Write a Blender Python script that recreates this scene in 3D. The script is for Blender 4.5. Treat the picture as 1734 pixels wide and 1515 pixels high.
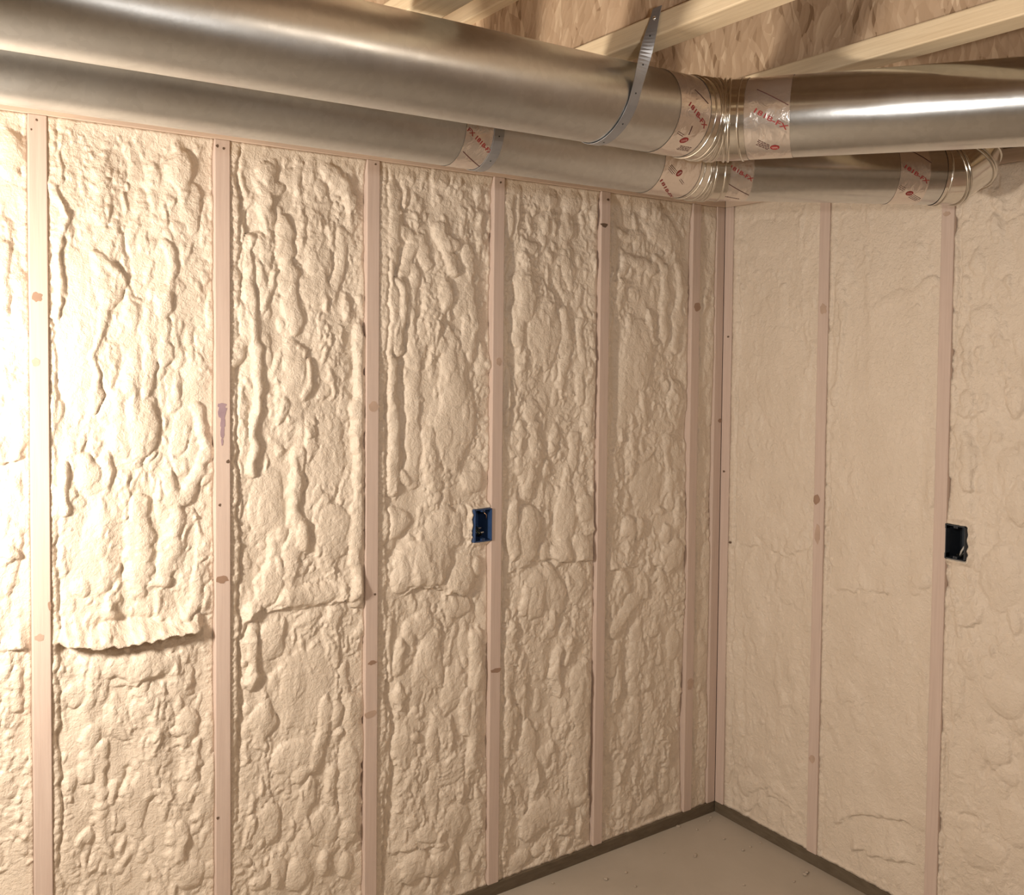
import bpy, bmesh, math, random
import numpy as np
from mathutils import Vector, Matrix
random.seed(7)
for o in list(bpy.data.objects): bpy.data.objects.remove(o, do_unlink=True)
scene = bpy.context.scene
col = scene.collection

# ------------------------------------------------------------------ camera
W, H = 1734, 1515
F, PX, PY = 1588.10, 861.96, 652.13
CAM = np.array([-2.48322, -2.29639, 1.6383])
YAW, PIT, ROLL = 0.60089, -0.03646, 0.00973
fw = np.array([math.sin(YAW)*math.cos(PIT), math.cos(YAW)*math.cos(PIT), math.sin(PIT)])
r0 = np.array([math.cos(YAW), -math.sin(YAW), 0.0]); u0 = np.cross(r0, fw)
rt = math.cos(ROLL)*r0 + math.sin(ROLL)*u0
up = -math.sin(ROLL)*r0 + math.cos(ROLL)*u0
cam = bpy.data.cameras.new('camera'); camo = bpy.data.objects.new('camera', cam); col.objects.link(camo)
m = Matrix.Identity(4)
for i in range(3):
    m[i][0] = rt[i]; m[i][1] = up[i]; m[i][2] = -fw[i]; m[i][3] = CAM[i]
camo.matrix_world = m
cam.sensor_fit = 'HORIZONTAL'; cam.sensor_width = 36.0; cam.lens = F/W*36.0
cam.shift_x = (W/2-PX)/W; cam.shift_y = -(H/2-PY)/W
cam.clip_start = 0.02
scene.camera = camo

# ------------------------------------------------------------------ light and exposure
world = bpy.data.worlds.new('world'); scene.world = world; world.use_nodes = True
world.node_tree.nodes['Background'].inputs[0].default_value = (1.0, 0.8, 0.6, 1)
world.node_tree.nodes['Background'].inputs[1].default_value = 0.05
def lamp(name, loc, watts, colr, radius, kind='POINT'):
    l = bpy.data.lights.new(name, kind); l.energy = watts; l.color = colr; l.shadow_soft_size = radius
    o = bpy.data.objects.new(name, l); o.location = loc; col.objects.link(o); return o
lamp('work_light', (-2.72, -0.60, 1.46), 88, (1.0, 0.89, 0.75), 0.09)       # halogen work light standing left of the view
tl = lamp('torch_light', (-2.05, -2.10, 1.80), 34, (1.0, 0.93, 0.85), 0.03, 'SPOT')      # phone torch held beside the camera, turned to the shorter wall
tl.data.spot_size = math.radians(155); tl.data.spot_blend = 1.0
tl.rotation_euler = Vector((1.75, 1.05, 0.05)).to_track_quat('-Z', 'Y').to_euler()
lamp('ceiling_bulb', (-0.9, -3.5, 2.12), 17, (1.0, 0.82, 0.64), 0.05)       # bare bulb behind the camera
vs = scene.view_settings
vs.view_transform = 'Standard'; vs.look = 'None'; vs.gamma = 1.0; vs.use_curve_mapping = False
vs.exposure = 0.0

# ------------------------------------------------------------------ pixel helpers
def ray(x, y):
    d = (x-PX)/F*rt - (y-PY)/F*up + fw
    return d
def on_plane(x, y, axis, val):
    d = ray(x, y); return CAM + d*((val-CAM[axis])/d[axis])
def wl(x, y):   # left wall (plane y = 0): along, height
    p = on_plane(x, y, 1, 0.0); return p[0], p[2]
def wr(x, y):   # right wall (plane x = 0): distance from corner, height
    p = on_plane(x, y, 0, 0.0); return -p[1], p[2]

# ------------------------------------------------------------------ materials
def new_mat(name):
    mt = bpy.data.materials.new(name); mt.use_nodes = True
    return mt, mt.node_tree, mt.node_tree.nodes['Principled BSDF']
def nd(nt, t, **k):
    n = nt.nodes.new(t)
    for a, v in k.items(): setattr(n, a, v)
    return n
def ramp(nt, stops):
    r = nd(nt, 'ShaderNodeValToRGB'); e = r.color_ramp.elements
    while len(e) < len(stops): e.new(0.5)
    for i, (p, c) in enumerate(stops): e[i].position = p; e[i].color = (*c, 1)
    return r
def coords(nt, scale=(1, 1, 1), kind='Object'):
    tc = nd(nt, 'ShaderNodeTexCoord'); mp = nd(nt, 'ShaderNodeMapping')
    mp.inputs['Scale'].default_value = scale
    nt.links.new(tc.outputs[kind], mp.inputs['Vector']); return mp.outputs[0]
def noise(nt, vec, scale, detail=3, rough=0.5, dist=0.0):
    n = nd(nt, 'ShaderNodeTexNoise'); n.inputs['Scale'].default_value = scale
    n.inputs['Detail'].default_value = detail; n.inputs['Roughness'].default_value = rough
    n.inputs['Distortion'].default_value = dist
    nt.links.new(vec, n.inputs['Vector']); return n.outputs['Fac']
def bump(nt, bs, fac, strength, dist, prev=None):
    b = nd(nt, 'ShaderNodeBump'); b.inputs['Strength'].default_value = strength; b.inputs['Distance'].default_value = dist
    nt.links.new(fac, b.inputs['Height'])
    if prev: nt.links.new(prev, b.inputs['Normal'])
    nt.links.new(b.outputs[0], bs.inputs['Normal']); return b.outputs[0]

def make_foam():
    mt, nt, bs = new_mat('spray_foam'); v = coords(nt)
    f = noise(nt, v, 9, 3)
    r = ramp(nt, [(0.3, (0.73, 0.63, 0.525)), (0.7, (0.78, 0.68, 0.575))]); nt.links.new(f, r.inputs[0])
    nt.links.new(r.outputs[0], bs.inputs['Base Color'])
    bs.inputs['Roughness'].default_value = 0.36; bs.inputs['Specular IOR Level'].default_value = 0.4
    b = bump(nt, bs, noise(nt, v, 70, 4, 0.6, 0.6), 0.6, 0.007)
    bump(nt, bs, noise(nt, v, 230, 3, 0.55), 0.5, 0.0025, b)
    return mt
def make_wood(name, c1, c2, axis_scale, rough=0.6):
    mt, nt, bs = new_mat(name); v = coords(nt, axis_scale)
    f = noise(nt, v, 6, 5, 0.6, 0.4)
    r = ramp(nt, [(0.3, c1), (0.68, c2)]); nt.links.new(f, r.inputs[0])
    nt.links.new(r.outputs[0], bs.inputs['Base Color'])
    bs.inputs['Roughness'].default_value = rough; bs.inputs['Specular IOR Level'].default_value = 0.25
    bump(nt, bs, noise(nt, v, 30, 3), 0.15, 0.002)
    return mt
def make_osb():
    mt, nt, bs = new_mat('oriented_strand_board')
    tc = nd(nt, 'ShaderNodeTexCoord')
    nz = nd(nt, 'ShaderNodeTexNoise'); nz.inputs['Scale'].default_value = 6; nz.inputs['Detail'].default_value = 2
    nt.links.new(tc.outputs['Object'], nz.inputs['Vector'])
    mx = nd(nt, 'ShaderNodeVectorMath', operation='MULTIPLY_ADD'); mx.inputs[1].default_value = (0.06, 0.075, 0.06)
    nt.links.new(nz.outputs['Color'], mx.inputs[0]); nt.links.new(tc.outputs['Object'], mx.inputs[2])
    prev = None; cols = []
    for rot, sc in ((0.22, (30, 60, 12)), (-0.28, (50, 100, 24))):
        mp = nd(nt, 'ShaderNodeMapping'); mp.inputs['Scale'].default_value = sc
        m0 = nd(nt, 'ShaderNodeMapping'); m0.inputs['Rotation'].default_value = (rot, 0, 0)
        nt.links.new(mx.outputs[0], m0.inputs['Vector']); nt.links.new(m0.outputs[0], mp.inputs['Vector'])
        vo = nd(nt, 'ShaderNodeTexVoronoi'); vo.inputs['Scale'].default_value = 1.0
        nt.links.new(mp.outputs[0], vo.inputs['Vector'])
        bw = nd(nt, 'ShaderNodeSeparateColor'); nt.links.new(vo.outputs['Color'], bw.inputs[0]); cols.append((bw.outputs[0], vo.outputs['Distance']))
    mixf = nd(nt, 'ShaderNodeMath', operation='MULTIPLY_ADD'); mixf.inputs[1].default_value = 0.55
    sc2 = nd(nt, 'ShaderNodeMath', operation='MULTIPLY'); sc2.inputs[1].default_value = 0.45
    nt.links.new(cols[0][0], mixf.inputs[0]); nt.links.new(cols[1][0], sc2.inputs[0]); nt.links.new(sc2.outputs[0], mixf.inputs[2])
    r = ramp(nt, [(0.06, (0.24, 0.15, 0.085)), (0.2, (0.40, 0.275, 0.175)), (0.68, (0.49, 0.35, 0.235)), (0.92, (0.62, 0.475, 0.33))])
    nt.links.new(mixf.outputs[0], r.inputs[0]); nt.links.new(r.outputs[0], bs.inputs['Base Color'])
    bs.inputs['Roughness'].default_value = 0.6
    b = bump(nt, bs, cols[0][0], 0.5, 0.003); bump(nt, bs, cols[1][1], 0.4, 0.003, b)
    return mt
def make_galv(name, colr, r1, r2, scale=(1, 1, 1)):
    mt, nt, bs = new_mat(name); v = coords(nt, scale)
    bs.inputs['Metallic'].default_value = 1.0
    f = noise(nt, v, 5, 4, 0.6)
    rr = ramp(nt, [(0.3, (r1,)*3), (0.7, (r2,)*3)]); nt.links.new(f, rr.inputs[0]); nt.links.new(rr.outputs[0], bs.inputs['Roughness'])
    vo = nd(nt, 'ShaderNodeTexVoronoi'); vo.inputs['Scale'].default_value = 90; nt.links.new(v, vo.inputs['Vector'])
    sp = nd(nt, 'ShaderNodeSeparateColor'); nt.links.new(vo.outputs['Color'], sp.inputs[0])
    c = ramp(nt, [(0.0, tuple(x*0.93 for x in colr)), (1.0, colr)]); nt.links.new(sp.outputs[0], c.inputs[0])
    nt.links.new(c.outputs[0], bs.inputs['Base Color'])
    b = bump(nt, bs, noise(nt, v, 9, 2), 0.10, 0.01)
    bump(nt, bs, noise(nt, v, 220, 2), 0.06, 0.0008, b)
    return mt
def make_tape():
    mt, nt, bs = new_mat('foil_tape'); v = coords(nt)
    bs.inputs['Metallic'].default_value = 0.9; bs.inputs['Base Color'].default_value = (0.75, 0.695, 0.66, 1)
    bs.inputs['Roughness'].default_value = 0.22
    vo = nd(nt, 'ShaderNodeTexVoronoi'); vo.inputs['Scale'].default_value = 45; nt.links.new(v, vo.inputs['Vector'])
    b = bump(nt, bs, vo.outputs['Distance'], 0.28, 0.004)
    bump(nt, bs, noise(nt, v, 60, 3, 0.6, 1.0), 0.25, 0.004, b)
    return mt
def plain(name, c, rough=0.5, metal=0.0, spec=0.4):
    mt, nt, bs = new_mat(name); v = coords(nt)
    f = noise(nt, v, 40, 3)
    r = ramp(nt, [(0.3, tuple(x*0.9 for x in c)), (0.7, tuple(min(1, x*1.06) for x in c))]); nt.links.new(f, r.inputs[0])
    nt.links.new(r.outputs[0], bs.inputs['Base Color'])
    bs.inputs['Roughness'].default_value = rough; bs.inputs['Metallic'].default_value = metal; bs.inputs['Specular IOR Level'].default_value = spec
    return mt
def make_concrete():
    mt, nt, bs = new_mat('concrete'); v = coords(nt)
    f = noise(nt, v, 2.5, 6, 0.62, 0.3)
    r = ramp(nt, [(0.3, (0.43, 0.38, 0.32)), (0.7, (0.52, 0.465, 0.40))]); nt.links.new(f, r.inputs[0])
    nt.links.new(r.outputs[0], bs.inputs['Base Color']); bs.inputs['Roughness'].default_value = 0.55
    bump(nt, bs, noise(nt, v, 60, 4, 0.6), 0.12, 0.004)
    return mt

M = {}
M['foam'] = make_foam()
M['stud'] = make_wood('stud_pine', (0.60, 0.475, 0.415), (0.67, 0.545, 0.48), (22, 22, 0.7))
M['plate'] = make_wood('top_plate_pine', (0.61, 0.475, 0.38), (0.69, 0.55, 0.45), (0.7, 0.7, 22))
M['flange'] = make_wood('flange_pine', (0.60, 0.47, 0.31), (0.72, 0.59, 0.41), (22, 0.8, 22))
M['sill'] = make_wood('dark_sill', (0.115, 0.09, 0.062), (0.165, 0.13, 0.092), (3, 3, 12))
M['osb'] = make_osb()
M['galv'] = make_galv('galvanised_steel', (0.63, 0.645, 0.65), 0.17, 0.25)
M['galv_dull'] = make_galv('weathered_galvanised_steel', (0.60, 0.62, 0.63), 0.28, 0.36)
M['bead'] = make_galv('elbow_steel', (0.70, 0.68, 0.64), 0.12, 0.18)
M['strap'] = plain('strap_zinc', (0.30, 0.30, 0.31), 0.45, 0.6)
M['hole'] = plain('punched_hole', (0.03, 0.03, 0.03), 0.8)
M['tape'] = make_tape()
M['red'] = plain('red_print', (0.25, 0.022, 0.02), 0.45)
M['dkred'] = plain('dark_print', (0.09, 0.03, 0.025), 0.5)
M['pale'] = plain('pale_print', (0.75, 0.62, 0.55), 0.4)
M['knot'] = plain('knot_wood', (0.36, 0.235, 0.17), 0.6)
M['knot2'] = plain('knot_wood_pale', (0.53, 0.39, 0.31), 0.6)
M['dark'] = plain('dark_pit', (0.15, 0.10, 0.07), 0.8)
M['ink'] = plain('purple_ink', (0.36, 0.26, 0.30), 0.6)
M['blue'] = plain('blue_plastic', (0.035, 0.075, 0.19), 0.4)
M['navy'] = plain('navy_plastic', (0.03, 0.038, 0.052), 0.45)
M['wire_b'] = plain('black_wire', (0.02, 0.022, 0.02), 0.4)
M['wire_w'] = plain('white_wire', (0.55, 0.53, 0.5), 0.4)
M['wire_g'] = plain('green_wire', (0.05, 0.07, 0.03), 0.4)
M['copper'] = plain('bare_copper', (0.55, 0.33, 0.18), 0.3, 1.0)
M['concrete'] = make_concrete()
M['steel'] = plain('screw_steel', (0.8, 0.8, 0.8), 0.2, 1.0)
M['sheath'] = plain('wall_sheathing', (0.42, 0.32, 0.22), 0.8)
M['drywall'] = plain('insulated_wall', (0.50, 0.44, 0.37), 0.7)

# ------------------------------------------------------------------ mesh helpers
def link(name, me, mat, parent=None, smooth=False):
    o = bpy.data.objects.new(name, me); col.objects.link(o)
    if mat is not None: me.materials.append(mat)
    if parent is not None: o.parent = parent
    if smooth:
        me.polygons.foreach_set('use_smooth', [True]*len(me.polygons))
    return o
def from_bm(name, bm, mat, parent=None, smooth=False):
    me = bpy.data.meshes.new(name); bm.normal_update(); bm.to_mesh(me); bm.free()
    return link(name, me, mat, parent, smooth)
def add_box(bm, a, b, bevel=0.0):
    a, b = Vector(a), Vector(b)
    r = bmesh.ops.create_cube(bm, size=1.0)
    for v in r['verts']:
        v.co = Vector(((a.x+b.x)/2+v.co.x*(b.x-a.x), (a.y+b.y)/2+v.co.y*(b.y-a.y), (a.z+b.z)/2+v.co.z*(b.z-a.z)))
    if bevel > 0:
        es = set(e for v in r['verts'] for e in v.link_edges)
        bmesh.ops.bevel(bm, geom=list(es), offset=bevel, segments=2, affect='EDGES', profile=0.5)
def box(name, a, b, mat, parent=None, bevel=0.0):
    bm = bmesh.new(); add_box(bm, a, b, bevel); return from_bm(name, bm, mat, parent)
def frame_of(d):
    d = Vector(d).normalized(); a = Vector((0, 0, 1)) if abs(d.z) < 0.9 else Vector((1, 0, 0))
    n = a.cross(d).normalized(); return n, d.cross(n).normalized()
def tube(name, pts, r, mat, parent=None, seg=8):
    pts = [Vector(p) for p in pts]; vs_, fs = [], []
    for i, p in enumerate(pts):
        d = (pts[min(i+1, len(pts)-1)]-pts[max(i-1, 0)]).normalized(); n, b = frame_of(d)
        for k in range(seg):
            t = 2*math.pi*k/seg; vs_.append(p+r*(math.cos(t)*n+math.sin(t)*b))
    for i in range(len(pts)-1):
        for k in range(seg):
            fs.append((i*seg+k, i*seg+(k+1) % seg, (i+1)*seg+(k+1) % seg, (i+1)*seg+k))
    fs.append(tuple(range(seg))[::-1]); fs.append(tuple((len(pts)-1)*seg+k for k in range(seg)))
    me = bpy.data.meshes.new(name); me.from_pydata(vs_, [], fs); me.update()
    return link(name, me, mat, parent, True)
def tag(o, label, cat, group=None):
    o['label'] = label; o['category'] = cat
    if group: o['group'] = group
    return o
def struct(o): o['kind'] = 'structure'; return o
def empty(name, loc):
    o = bpy.data.objects.new(name, None); o.location = loc; o.empty_display_size = 0.05; col.objects.link(o); return o
def kid(o, parent):
    o.parent = parent; o.matrix_parent_inverse = Matrix.Translation(-parent.location); return o

# ------------------------------------------------------------------ room shell
S16 = 0.4064; SW = 0.038; ZP = 0.038; ZT = 2.146; ZJ = 2.187; DEEP = 0.09
XL, YF = -5.2, -5.2                     # far ends of the room
XO, YO = -0.1359, -0.4148               # stud S5 on the left wall, first bay stud on the right wall
floor = struct(box('floor', (XL, YF, -0.10), (0.25, 0.25, 0.0), M['concrete']))
wall_left = struct(box('wall_left', (XL, DEEP, 0.0), (0.25, DEEP+0.05, 2.44), M['sheath']))
wall_right = struct(box('wall_right', (DEEP, YF, 0.0), (DEEP+0.05, DEEP, 2.44), M['sheath']))
wall_back = struct(box('wall_back', (XL, YF-0.08, 0.0), (0.25, YF, 2.44), M['drywall']))
wall_side = struct(box('wall_side', (XL-0.08, YF, 0.0), (XL, 0.25, 2.44), M['drywall']))
ceiling = struct(box('ceiling', (XL, YF, ZJ+0.241), (0.25, 0.25, ZJ+0.26), M['osb']))
# bottom plates, left bare and dark between the foam and the slab
struct(box('bottom_plate_left', (XL, 0.0, 0.0), (0.0, 0.088, ZP), M['sill'], None, 0.0015))
struct(box('bottom_plate_right', (0.0, YF, 0.0), (0.088, 0.0, ZP), M['sill'], None, 0.0015))
box('top_plate', (XL, 0.0, ZT), (0.0, 0.088, ZT+0.038), M['plate'], wall_left, 0.0015)
box('top_plate', (0.0, YF, ZT), (0.088, 0.0, ZT+0.038), M['plate'], wall_right, 0.0015)
box('rim_board', (XL, 0.05, ZJ), (0.088, 0.088, ZJ+0.241), M['osb'], wall_left)
box('rim_board', (0.03, YF, ZJ), (0.068, 0.05, ZJ+0.241), M['osb'], wall_right)

# ------------------------------------------------------------------ studs
def stud_mesh():
    bm = bmesh.new(); add_box(bm, (-SW/2, 0, ZP), (SW/2, 0.088, ZT), 0.0022); me = bpy.data.meshes.new('stud'); bm.to_mesh(me); bm.free(); me.materials.append(M['stud']); return me
SM = stud_mesh()
def put_stud(wall, s, yaw=0.0, twist=0.0):
    o = bpy.data.objects.new('stud', SM); col.objects.link(o); o.parent = wall
    if wall is wall_left: o.location = (s, 0, 0); o.rotation_euler = (0, 0, twist)
    else: o.location = (0, -s, 0); o.rotation_euler = (0, 0, -math.pi/2+twist)
    return o
left_s = [XO-(5-i)*S16 for i in range(-6, 6)]          # i = -6 .. 5
studsL = {i-6: put_stud(wall_left, s) for i, s in enumerate(left_s)}
studsL[6] = put_stud(wall_left, -SW/2)
right_s = [SW/2] + [-YO+k*S16 for k in range(0, 11)]
studsR = [put_stud(wall_right, s) for s in right_s]

def patch(name, px, py, rx, ry, mat, wall, rough=0.2, n=14, seed=0, lift=0.0006):
    """thin flat disc of darker wood (knot, nail head, ink) let into a stud face"""
    rnd = random.Random(seed+int(px*7+py)); f = wl if wall is wall_left else wr
    s, z = f(px, py); s1, _ = f(px+1, py); _, z1 = f(px, py+1)
    ax, az = abs(s1-s)*rx, abs(z1-z)*ry
    vs_ = []
    for k in range(n):
        t = 2*math.pi*k/n; q = 1+rnd.uniform(-rough, rough); vs_.append((s+ax*q*math.cos(t), z+az*q*math.sin(t)))
    P = []
    for h in (lift, -0.002):
        for (a, b) in vs_: P.append((a, -h, b) if wall is wall_left else (-h, -a, b))
    fs = [tuple(range(n)), tuple(range(2*n-1, n-1, -1))]+[(k, (k+1) % n, n+(k+1) % n, n+k) for k in range(n)]
    me = bpy.data.meshes.new(name); me.from_pydata(P, [], fs); me.update()
    bm = bmesh.new(); bm.from_mesh(me); bmesh.ops.recalc_face_normals(bm, faces=bm.faces); bm.to_mesh(me); bm.free()
    return link(name, me, mat, None)
def on_stud(o, st):
    o.parent = st; bpy.context.view_layer.update(); o.matrix_parent_inverse = st.matrix_world.inverted(); return o
for (px, py, rx, ry, mt, si) in [(63, 503, 9, 8, 'knot', 0), (61, 613, 7, 7, 'knot2', 0), (67, 1079, 8, 6, 'knot2', 0), (84, 1025, 3, 7, 'knot', 0),
        (376, 981, 11, 6, 'knot', 1), (630, 1122, 8, 3.5, 'knot', 2), (627, 1209, 10, 6, 'knot2', 2), (840, 1135, 9, 4, 'knot', 3),
        (1181, 520, 6, 7, 'knot', 5), (1169, 1158, 5, 10, 'knot2', 5), (1219, 712, 3, 4, 'knot', 6), (632, 688, 9, 8, 'knot2', 2), (845, 612, 5, 7, 'knot2', 3)]:
    on_stud(patch('knot', px, py, rx, ry, M[mt], wall_left), studsL[si])
for (px, py, rx, ry, mt, si) in [(1394, 523, 6, 9, 'knot2', 1), (1383, 845, 5, 9, 'knot', 1), (1375, 1285, 5, 8, 'knot2', 1), (1384, 905, 5, 16, 'knot2', 1), (1603, 362, 6, 4, 'knot2', 2)]:
    on_stud(patch('knot', px, py, rx, ry, M[mt], wall_right), studsR[si])
for (px, py, r_, si) in [(62, 203, 2.2, 0), (53, 219, 1.7, 0), (368, 247, 2.8, 1), (379, 251, 2.2, 1), (636, 278, 1.8, 2), (848, 309, 1.6, 3), (372, 855, 2.6, 1), (386, 781, 3, 1), (369, 1385, 2.4, 1), (635, 1006, 2, 2), (1030, 338, 2, 4)]:
    on_stud(patch('nail', px, py, r_, r_, M['dark'], wall_left, 0.25, 10), studsL[si])
for (px, py, r_, si) in [(1219, 712, 2, 0), (1233, 570, 1.8, 0), (1226, 798, 2, 0), (1236, 918, 2, 0)]:
    on_stud(patch('nail', px, py, r_, r_, M['dark'], wall_right, 0.25, 10), studsR[0])
# purple ink mark on the second stud: a blot and its runs
for (px, py, rx, ry) in [(376, 697, 8, 12), (375, 686, 8, 3.5), (377, 716, 4, 12), (376.5, 732, 3.2, 10), (376, 748, 1.8, 6)]:
    on_stud(patch('ink_mark', px, py, rx, ry, M['ink'], wall_left, 0.22, 16, 3, 0.0005+0.00004*(py % 7)), studsL[1])
# chipped wane high on the narrow stud
on_stud(patch('chip', 1024, 381, 7, 4, M['dark'], wall_left, 0.35, 9, 1), studsL[4])

# ------------------------------------------------------------------ spray foam
def vnoise(rng, shape, cell):
    ny, nx = shape; cy, cx = cell
    gy, gx = int(ny/cy)+3, int(nx/cx)+3
    g = rng.random((gy, gx))
    y = np.arange(ny)/cy; x = np.arange(nx)/cx
    yi = y.astype(int); xi = x.astype(int); fy = y-yi; fx = x-xi
    fy = (fy*fy*(3-2*fy))[:, None]; fx = (fx*fx*(3-2*fx))[None, :]
    a = g[yi][:, xi]; b = g[yi][:, xi+1]; c = g[yi+1][:, xi]; d = g[yi+1][:, xi+1]
    return (a*(1-fx)+b*fx)*(1-fy)+(c*(1-fx)+d*fx)*fy - 0.5
class Foam:
    def __init__(self, fmap, s0, s1, z0, z1, res, seed, base, amp=1.0, rough=1.0, strip=0.022):
        self.f = fmap; self.s0, self.s1, self.z0, self.z1 = s0, s1, z0, z1
        self.nx = int((s1-s0)/res)+1; self.nz = int((z1-z0)/res)+1
        self.s = np.linspace(s0, s1, self.nx); self.z = np.linspace(z0, z1, self.nz)
        self.S, self.Z = np.meshgrid(self.s, self.z)
        self.rng = np.random.default_rng(seed); self.res = res; self.amp = amp
        sh = (self.nz, self.nx); c = lambda mm: mm/1000/res
        N = lambda a, b: vnoise(self.rng, sh, (c(a), c(b)))
        self.N = N
        # warp fields make every outline irregular
        self.WS = self.S+0.016*N(45, 30)+0.007*N(16, 13)
        self.WZ = self.Z+0.022*N(50, 35)+0.008*N(17, 14)
        h = np.full(sh, base)+amp*(0.014*N(260, 90)+0.009*N(110, 40))
        self.h = h
        # large cushions, drips and small bubbles
        area = (s1-s0)*(z1-z0)
        self.splat(int(area*90*rough), (14, 34), (22, 90), (0.003, 0.009), lift=0.5)
        self.splat(int(area*680*rough), (6, 15), (9, 34), (0.0022, 0.0055), lift=0.6)
        self.mask = np.clip(N(180, 90)*2.6+0.55, 0, 1)
        self.splat(int(area*5200*rough), (3, 7.5), (3.5, 10), (0.0010, 0.0030), lift=0.75, mask=self.mask)
    def win(self, s, z, rs, rz):
        i0 = max(0, int((z-rz-self.z0)/self.res)-10); i1 = min(self.nz, int((z+rz-self.z0)/self.res)+12)
        j0 = max(0, int((s-rs-self.s0)/self.res)-8); j1 = min(self.nx, int((s+rs-self.s0)/self.res)+10)
        return slice(i0, i1), slice(j0, j1)
    def splat(self, n, rs, rz, hh, lift, mask=None):
        g = self.rng
        for _ in range(n):
            s = g.uniform(self.s0, self.s1); z = g.uniform(self.z0, self.z1)
            if mask is not None:
                i = int((z-self.z0)/self.res) % self.nz; j = int((s-self.s0)/self.res) % self.nx
                if g.random() > mask[i, j]: continue
            a = g.uniform(*rs)/1000; b = g.uniform(*rz)/1000; ht = g.uniform(*hh)*self.amp
            self.cap(s, z, a, b, ht, lift, g.uniform(-0.25, 0.25))
    def cap(self, s, z, a, b, ht, lift=0.6, tilt=0.0):
        w = self.win(s, z, a+abs(tilt)*b, b)
        if w[0].stop <= w[0].start or w[1].stop <= w[1].start: return
        ds = self.WS[w]-s; dz = self.WZ[w]-z; ds = ds+tilt*dz
        q = 1-(ds/a)**2-(dz/b)**2
        k = q > 0
        if not k.any(): return
        ref = self.h[w][k].mean()
        top = ref*(1-lift)+self.h[w]*lift+ht*np.sqrt(np.clip(q, 0, 1))
        self.h[w] = np.where(k, np.maximum(self.h[w], top), self.h[w])
    # --- features read from the photograph (pixel positions on the wall plane)
    def scale(self, px, py):
        s, z = self.f(px, py); return abs(self.f(px+1, py)[0]-s), abs(self.f(px, py+1)[1]-z)
    def lobe(self, px, py, rx, ry, h, tilt=0.0):
        s, z = self.f(px, py); a, b = self.scale(px, py)
        self.cap(s, z, a*rx, b*ry, h/1000, 0.35, tilt)
    def path(self, pts, step=0.004):
        P = np.array([self.f(*p) for p in pts]); out = [P[0]]
        for a, b in zip(P[:-1], P[1:]):
            n = max(2, int(np.hypot(*(b-a))/step))
            for k in range(1, n+1): out.append(a+(b-a)*k/n)
        return np.array(out)
    def dist(self, P, margin):
        s0, z0 = P.min(0)-margin; s1, z1 = P.max(0)+margin
        i0 = max(0, int((z0-self.z0)/self.res)); i1 = min(self.nz, int((z1-self.z0)/self.res)+1)
        j0 = max(0, int((s0-self.s0)/self.res)); j1 = min(self.nx, int((s1-self.s0)/self.res)+1)
        if i1 <= i0 or j1 <= j0: return None
        w = (slice(i0, i1), slice(j0, j1)); A, B = self.WS[w], self.WZ[w]
        best = np.full(A.shape, 9.0); idx = np.zeros(A.shape, int)
        for k in range(0, len(P)):
            d = np.hypot(A-P[k, 0], B-P[k, 1]); q = d < best; best = np.where(q, d, best); idx = np.where(q, k, idx)
        return w, best, idx
    def ridge(self, pts, r, h, nod=0.25):
        P = self.path(pts); a, b = self.scale(*pts[len(pts)//2]); R = r*a
        prof = 1+nod*np.interp(np.arange(len(P)), np.arange(0, len(P)+6, 5), self.rng.uniform(-1, 1, len(np.arange(0, len(P)+6, 5))))
        prof[-3:] *= 0.9
        q = self.dist(P, R*1.5+0.02)
        if q is None: return
        w, d, idx = q; rr = R*prof[idx]; k = d < rr
        if not k.any(): return
        ref = self.h[w][k].mean()
        top = ref*0.6+self.h[w]*0.4+h/1000*np.sqrt(np.clip(1-(d/rr)**2, 0, 1))
        self.h[w] = np.where(k, np.maximum(self.h[w], top), self.h[w])
    def groove(self, pts, r, depth):
        P = self.path(pts); a, b = self.scale(*pts[len(pts)//2]); R = r*a
        q = self.dist(P, R*2.5+0.02)
        if q is None: return
        w, d, _ = q; self.h[w] -= depth/1000*np.exp(-(d/R)**2)
    def ledge(self, pts, h, tall, solid=False):
        """foam above the line stands proud and breaks off sharply along it"""
        P = np.array([self.f(*p) for p in pts]); o = np.argsort(P[:, 0]); P = P[o]
        zl = np.interp(self.S, P[:, 0], P[:, 1])+0.006*self.N(14, 14)*2
        _, b = self.scale(*pts[0]); L = tall*b
        e = 0.02; fade = np.clip((self.S-P[0, 0])/e+0.3, 0, 1)*np.clip((P[-1, 0]-self.S)/e+0.3, 0, 1)
        if not solid: fade = fade*np.clip(0.75+1.5*vnoise(self.rng, (1, self.nx), (1, 0.035/self.res)), 0.05, 1)
        t = (self.Z-zl)+(0 if solid else 0.014*self.N(400, 28)); up_ = np.where(t > 0, np.exp(-(t/L)**2)*np.clip(t/0.005, 0, 1)**0.5, 0)
        dn = np.where(t <= 0, np.exp(-(t/0.025)**2), 0)
        self.h += fade*(h/1000*up_-h/1000*(0.6 if solid else 0.35)*dn)
    def finish(self, name, wall, left, strip=(0.020, -0.012), right_in=-0.007, ripple=1.0, hole=None):
        d0 = self.S-self.s0; d1 = self.s1-self.S
        jag = 0.010*self.N(70, 80)+0.006*self.N(24, 60)+0.003*self.N(9, 60)
        # narrow trough against the stud on the near side, smooth lip on the other
        sw, sd = strip
        k = 1/(1+np.exp((d0-sw-jag*1.5)/0.0025))
        rip = ripple*(0.0035*self.N(7, 26)+0.002*self.N(4, 9))
        self.h = self.h*(1-k)+k*(self.h*0.30+sd*0.25+rip)
        self.h -= 0.010*np.clip(self.N(160, 60)*2.2+0.6, 0, 1)*np.exp(-((d0-sw-jag*1.5)/0.004)**2)
        e1 = np.clip(1-(d1/0.012), 0, 1)
        self.h = self.h*(1-e1)+e1*(np.minimum(self.h, right_in)+0.001*self.N(8, 8))
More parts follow.
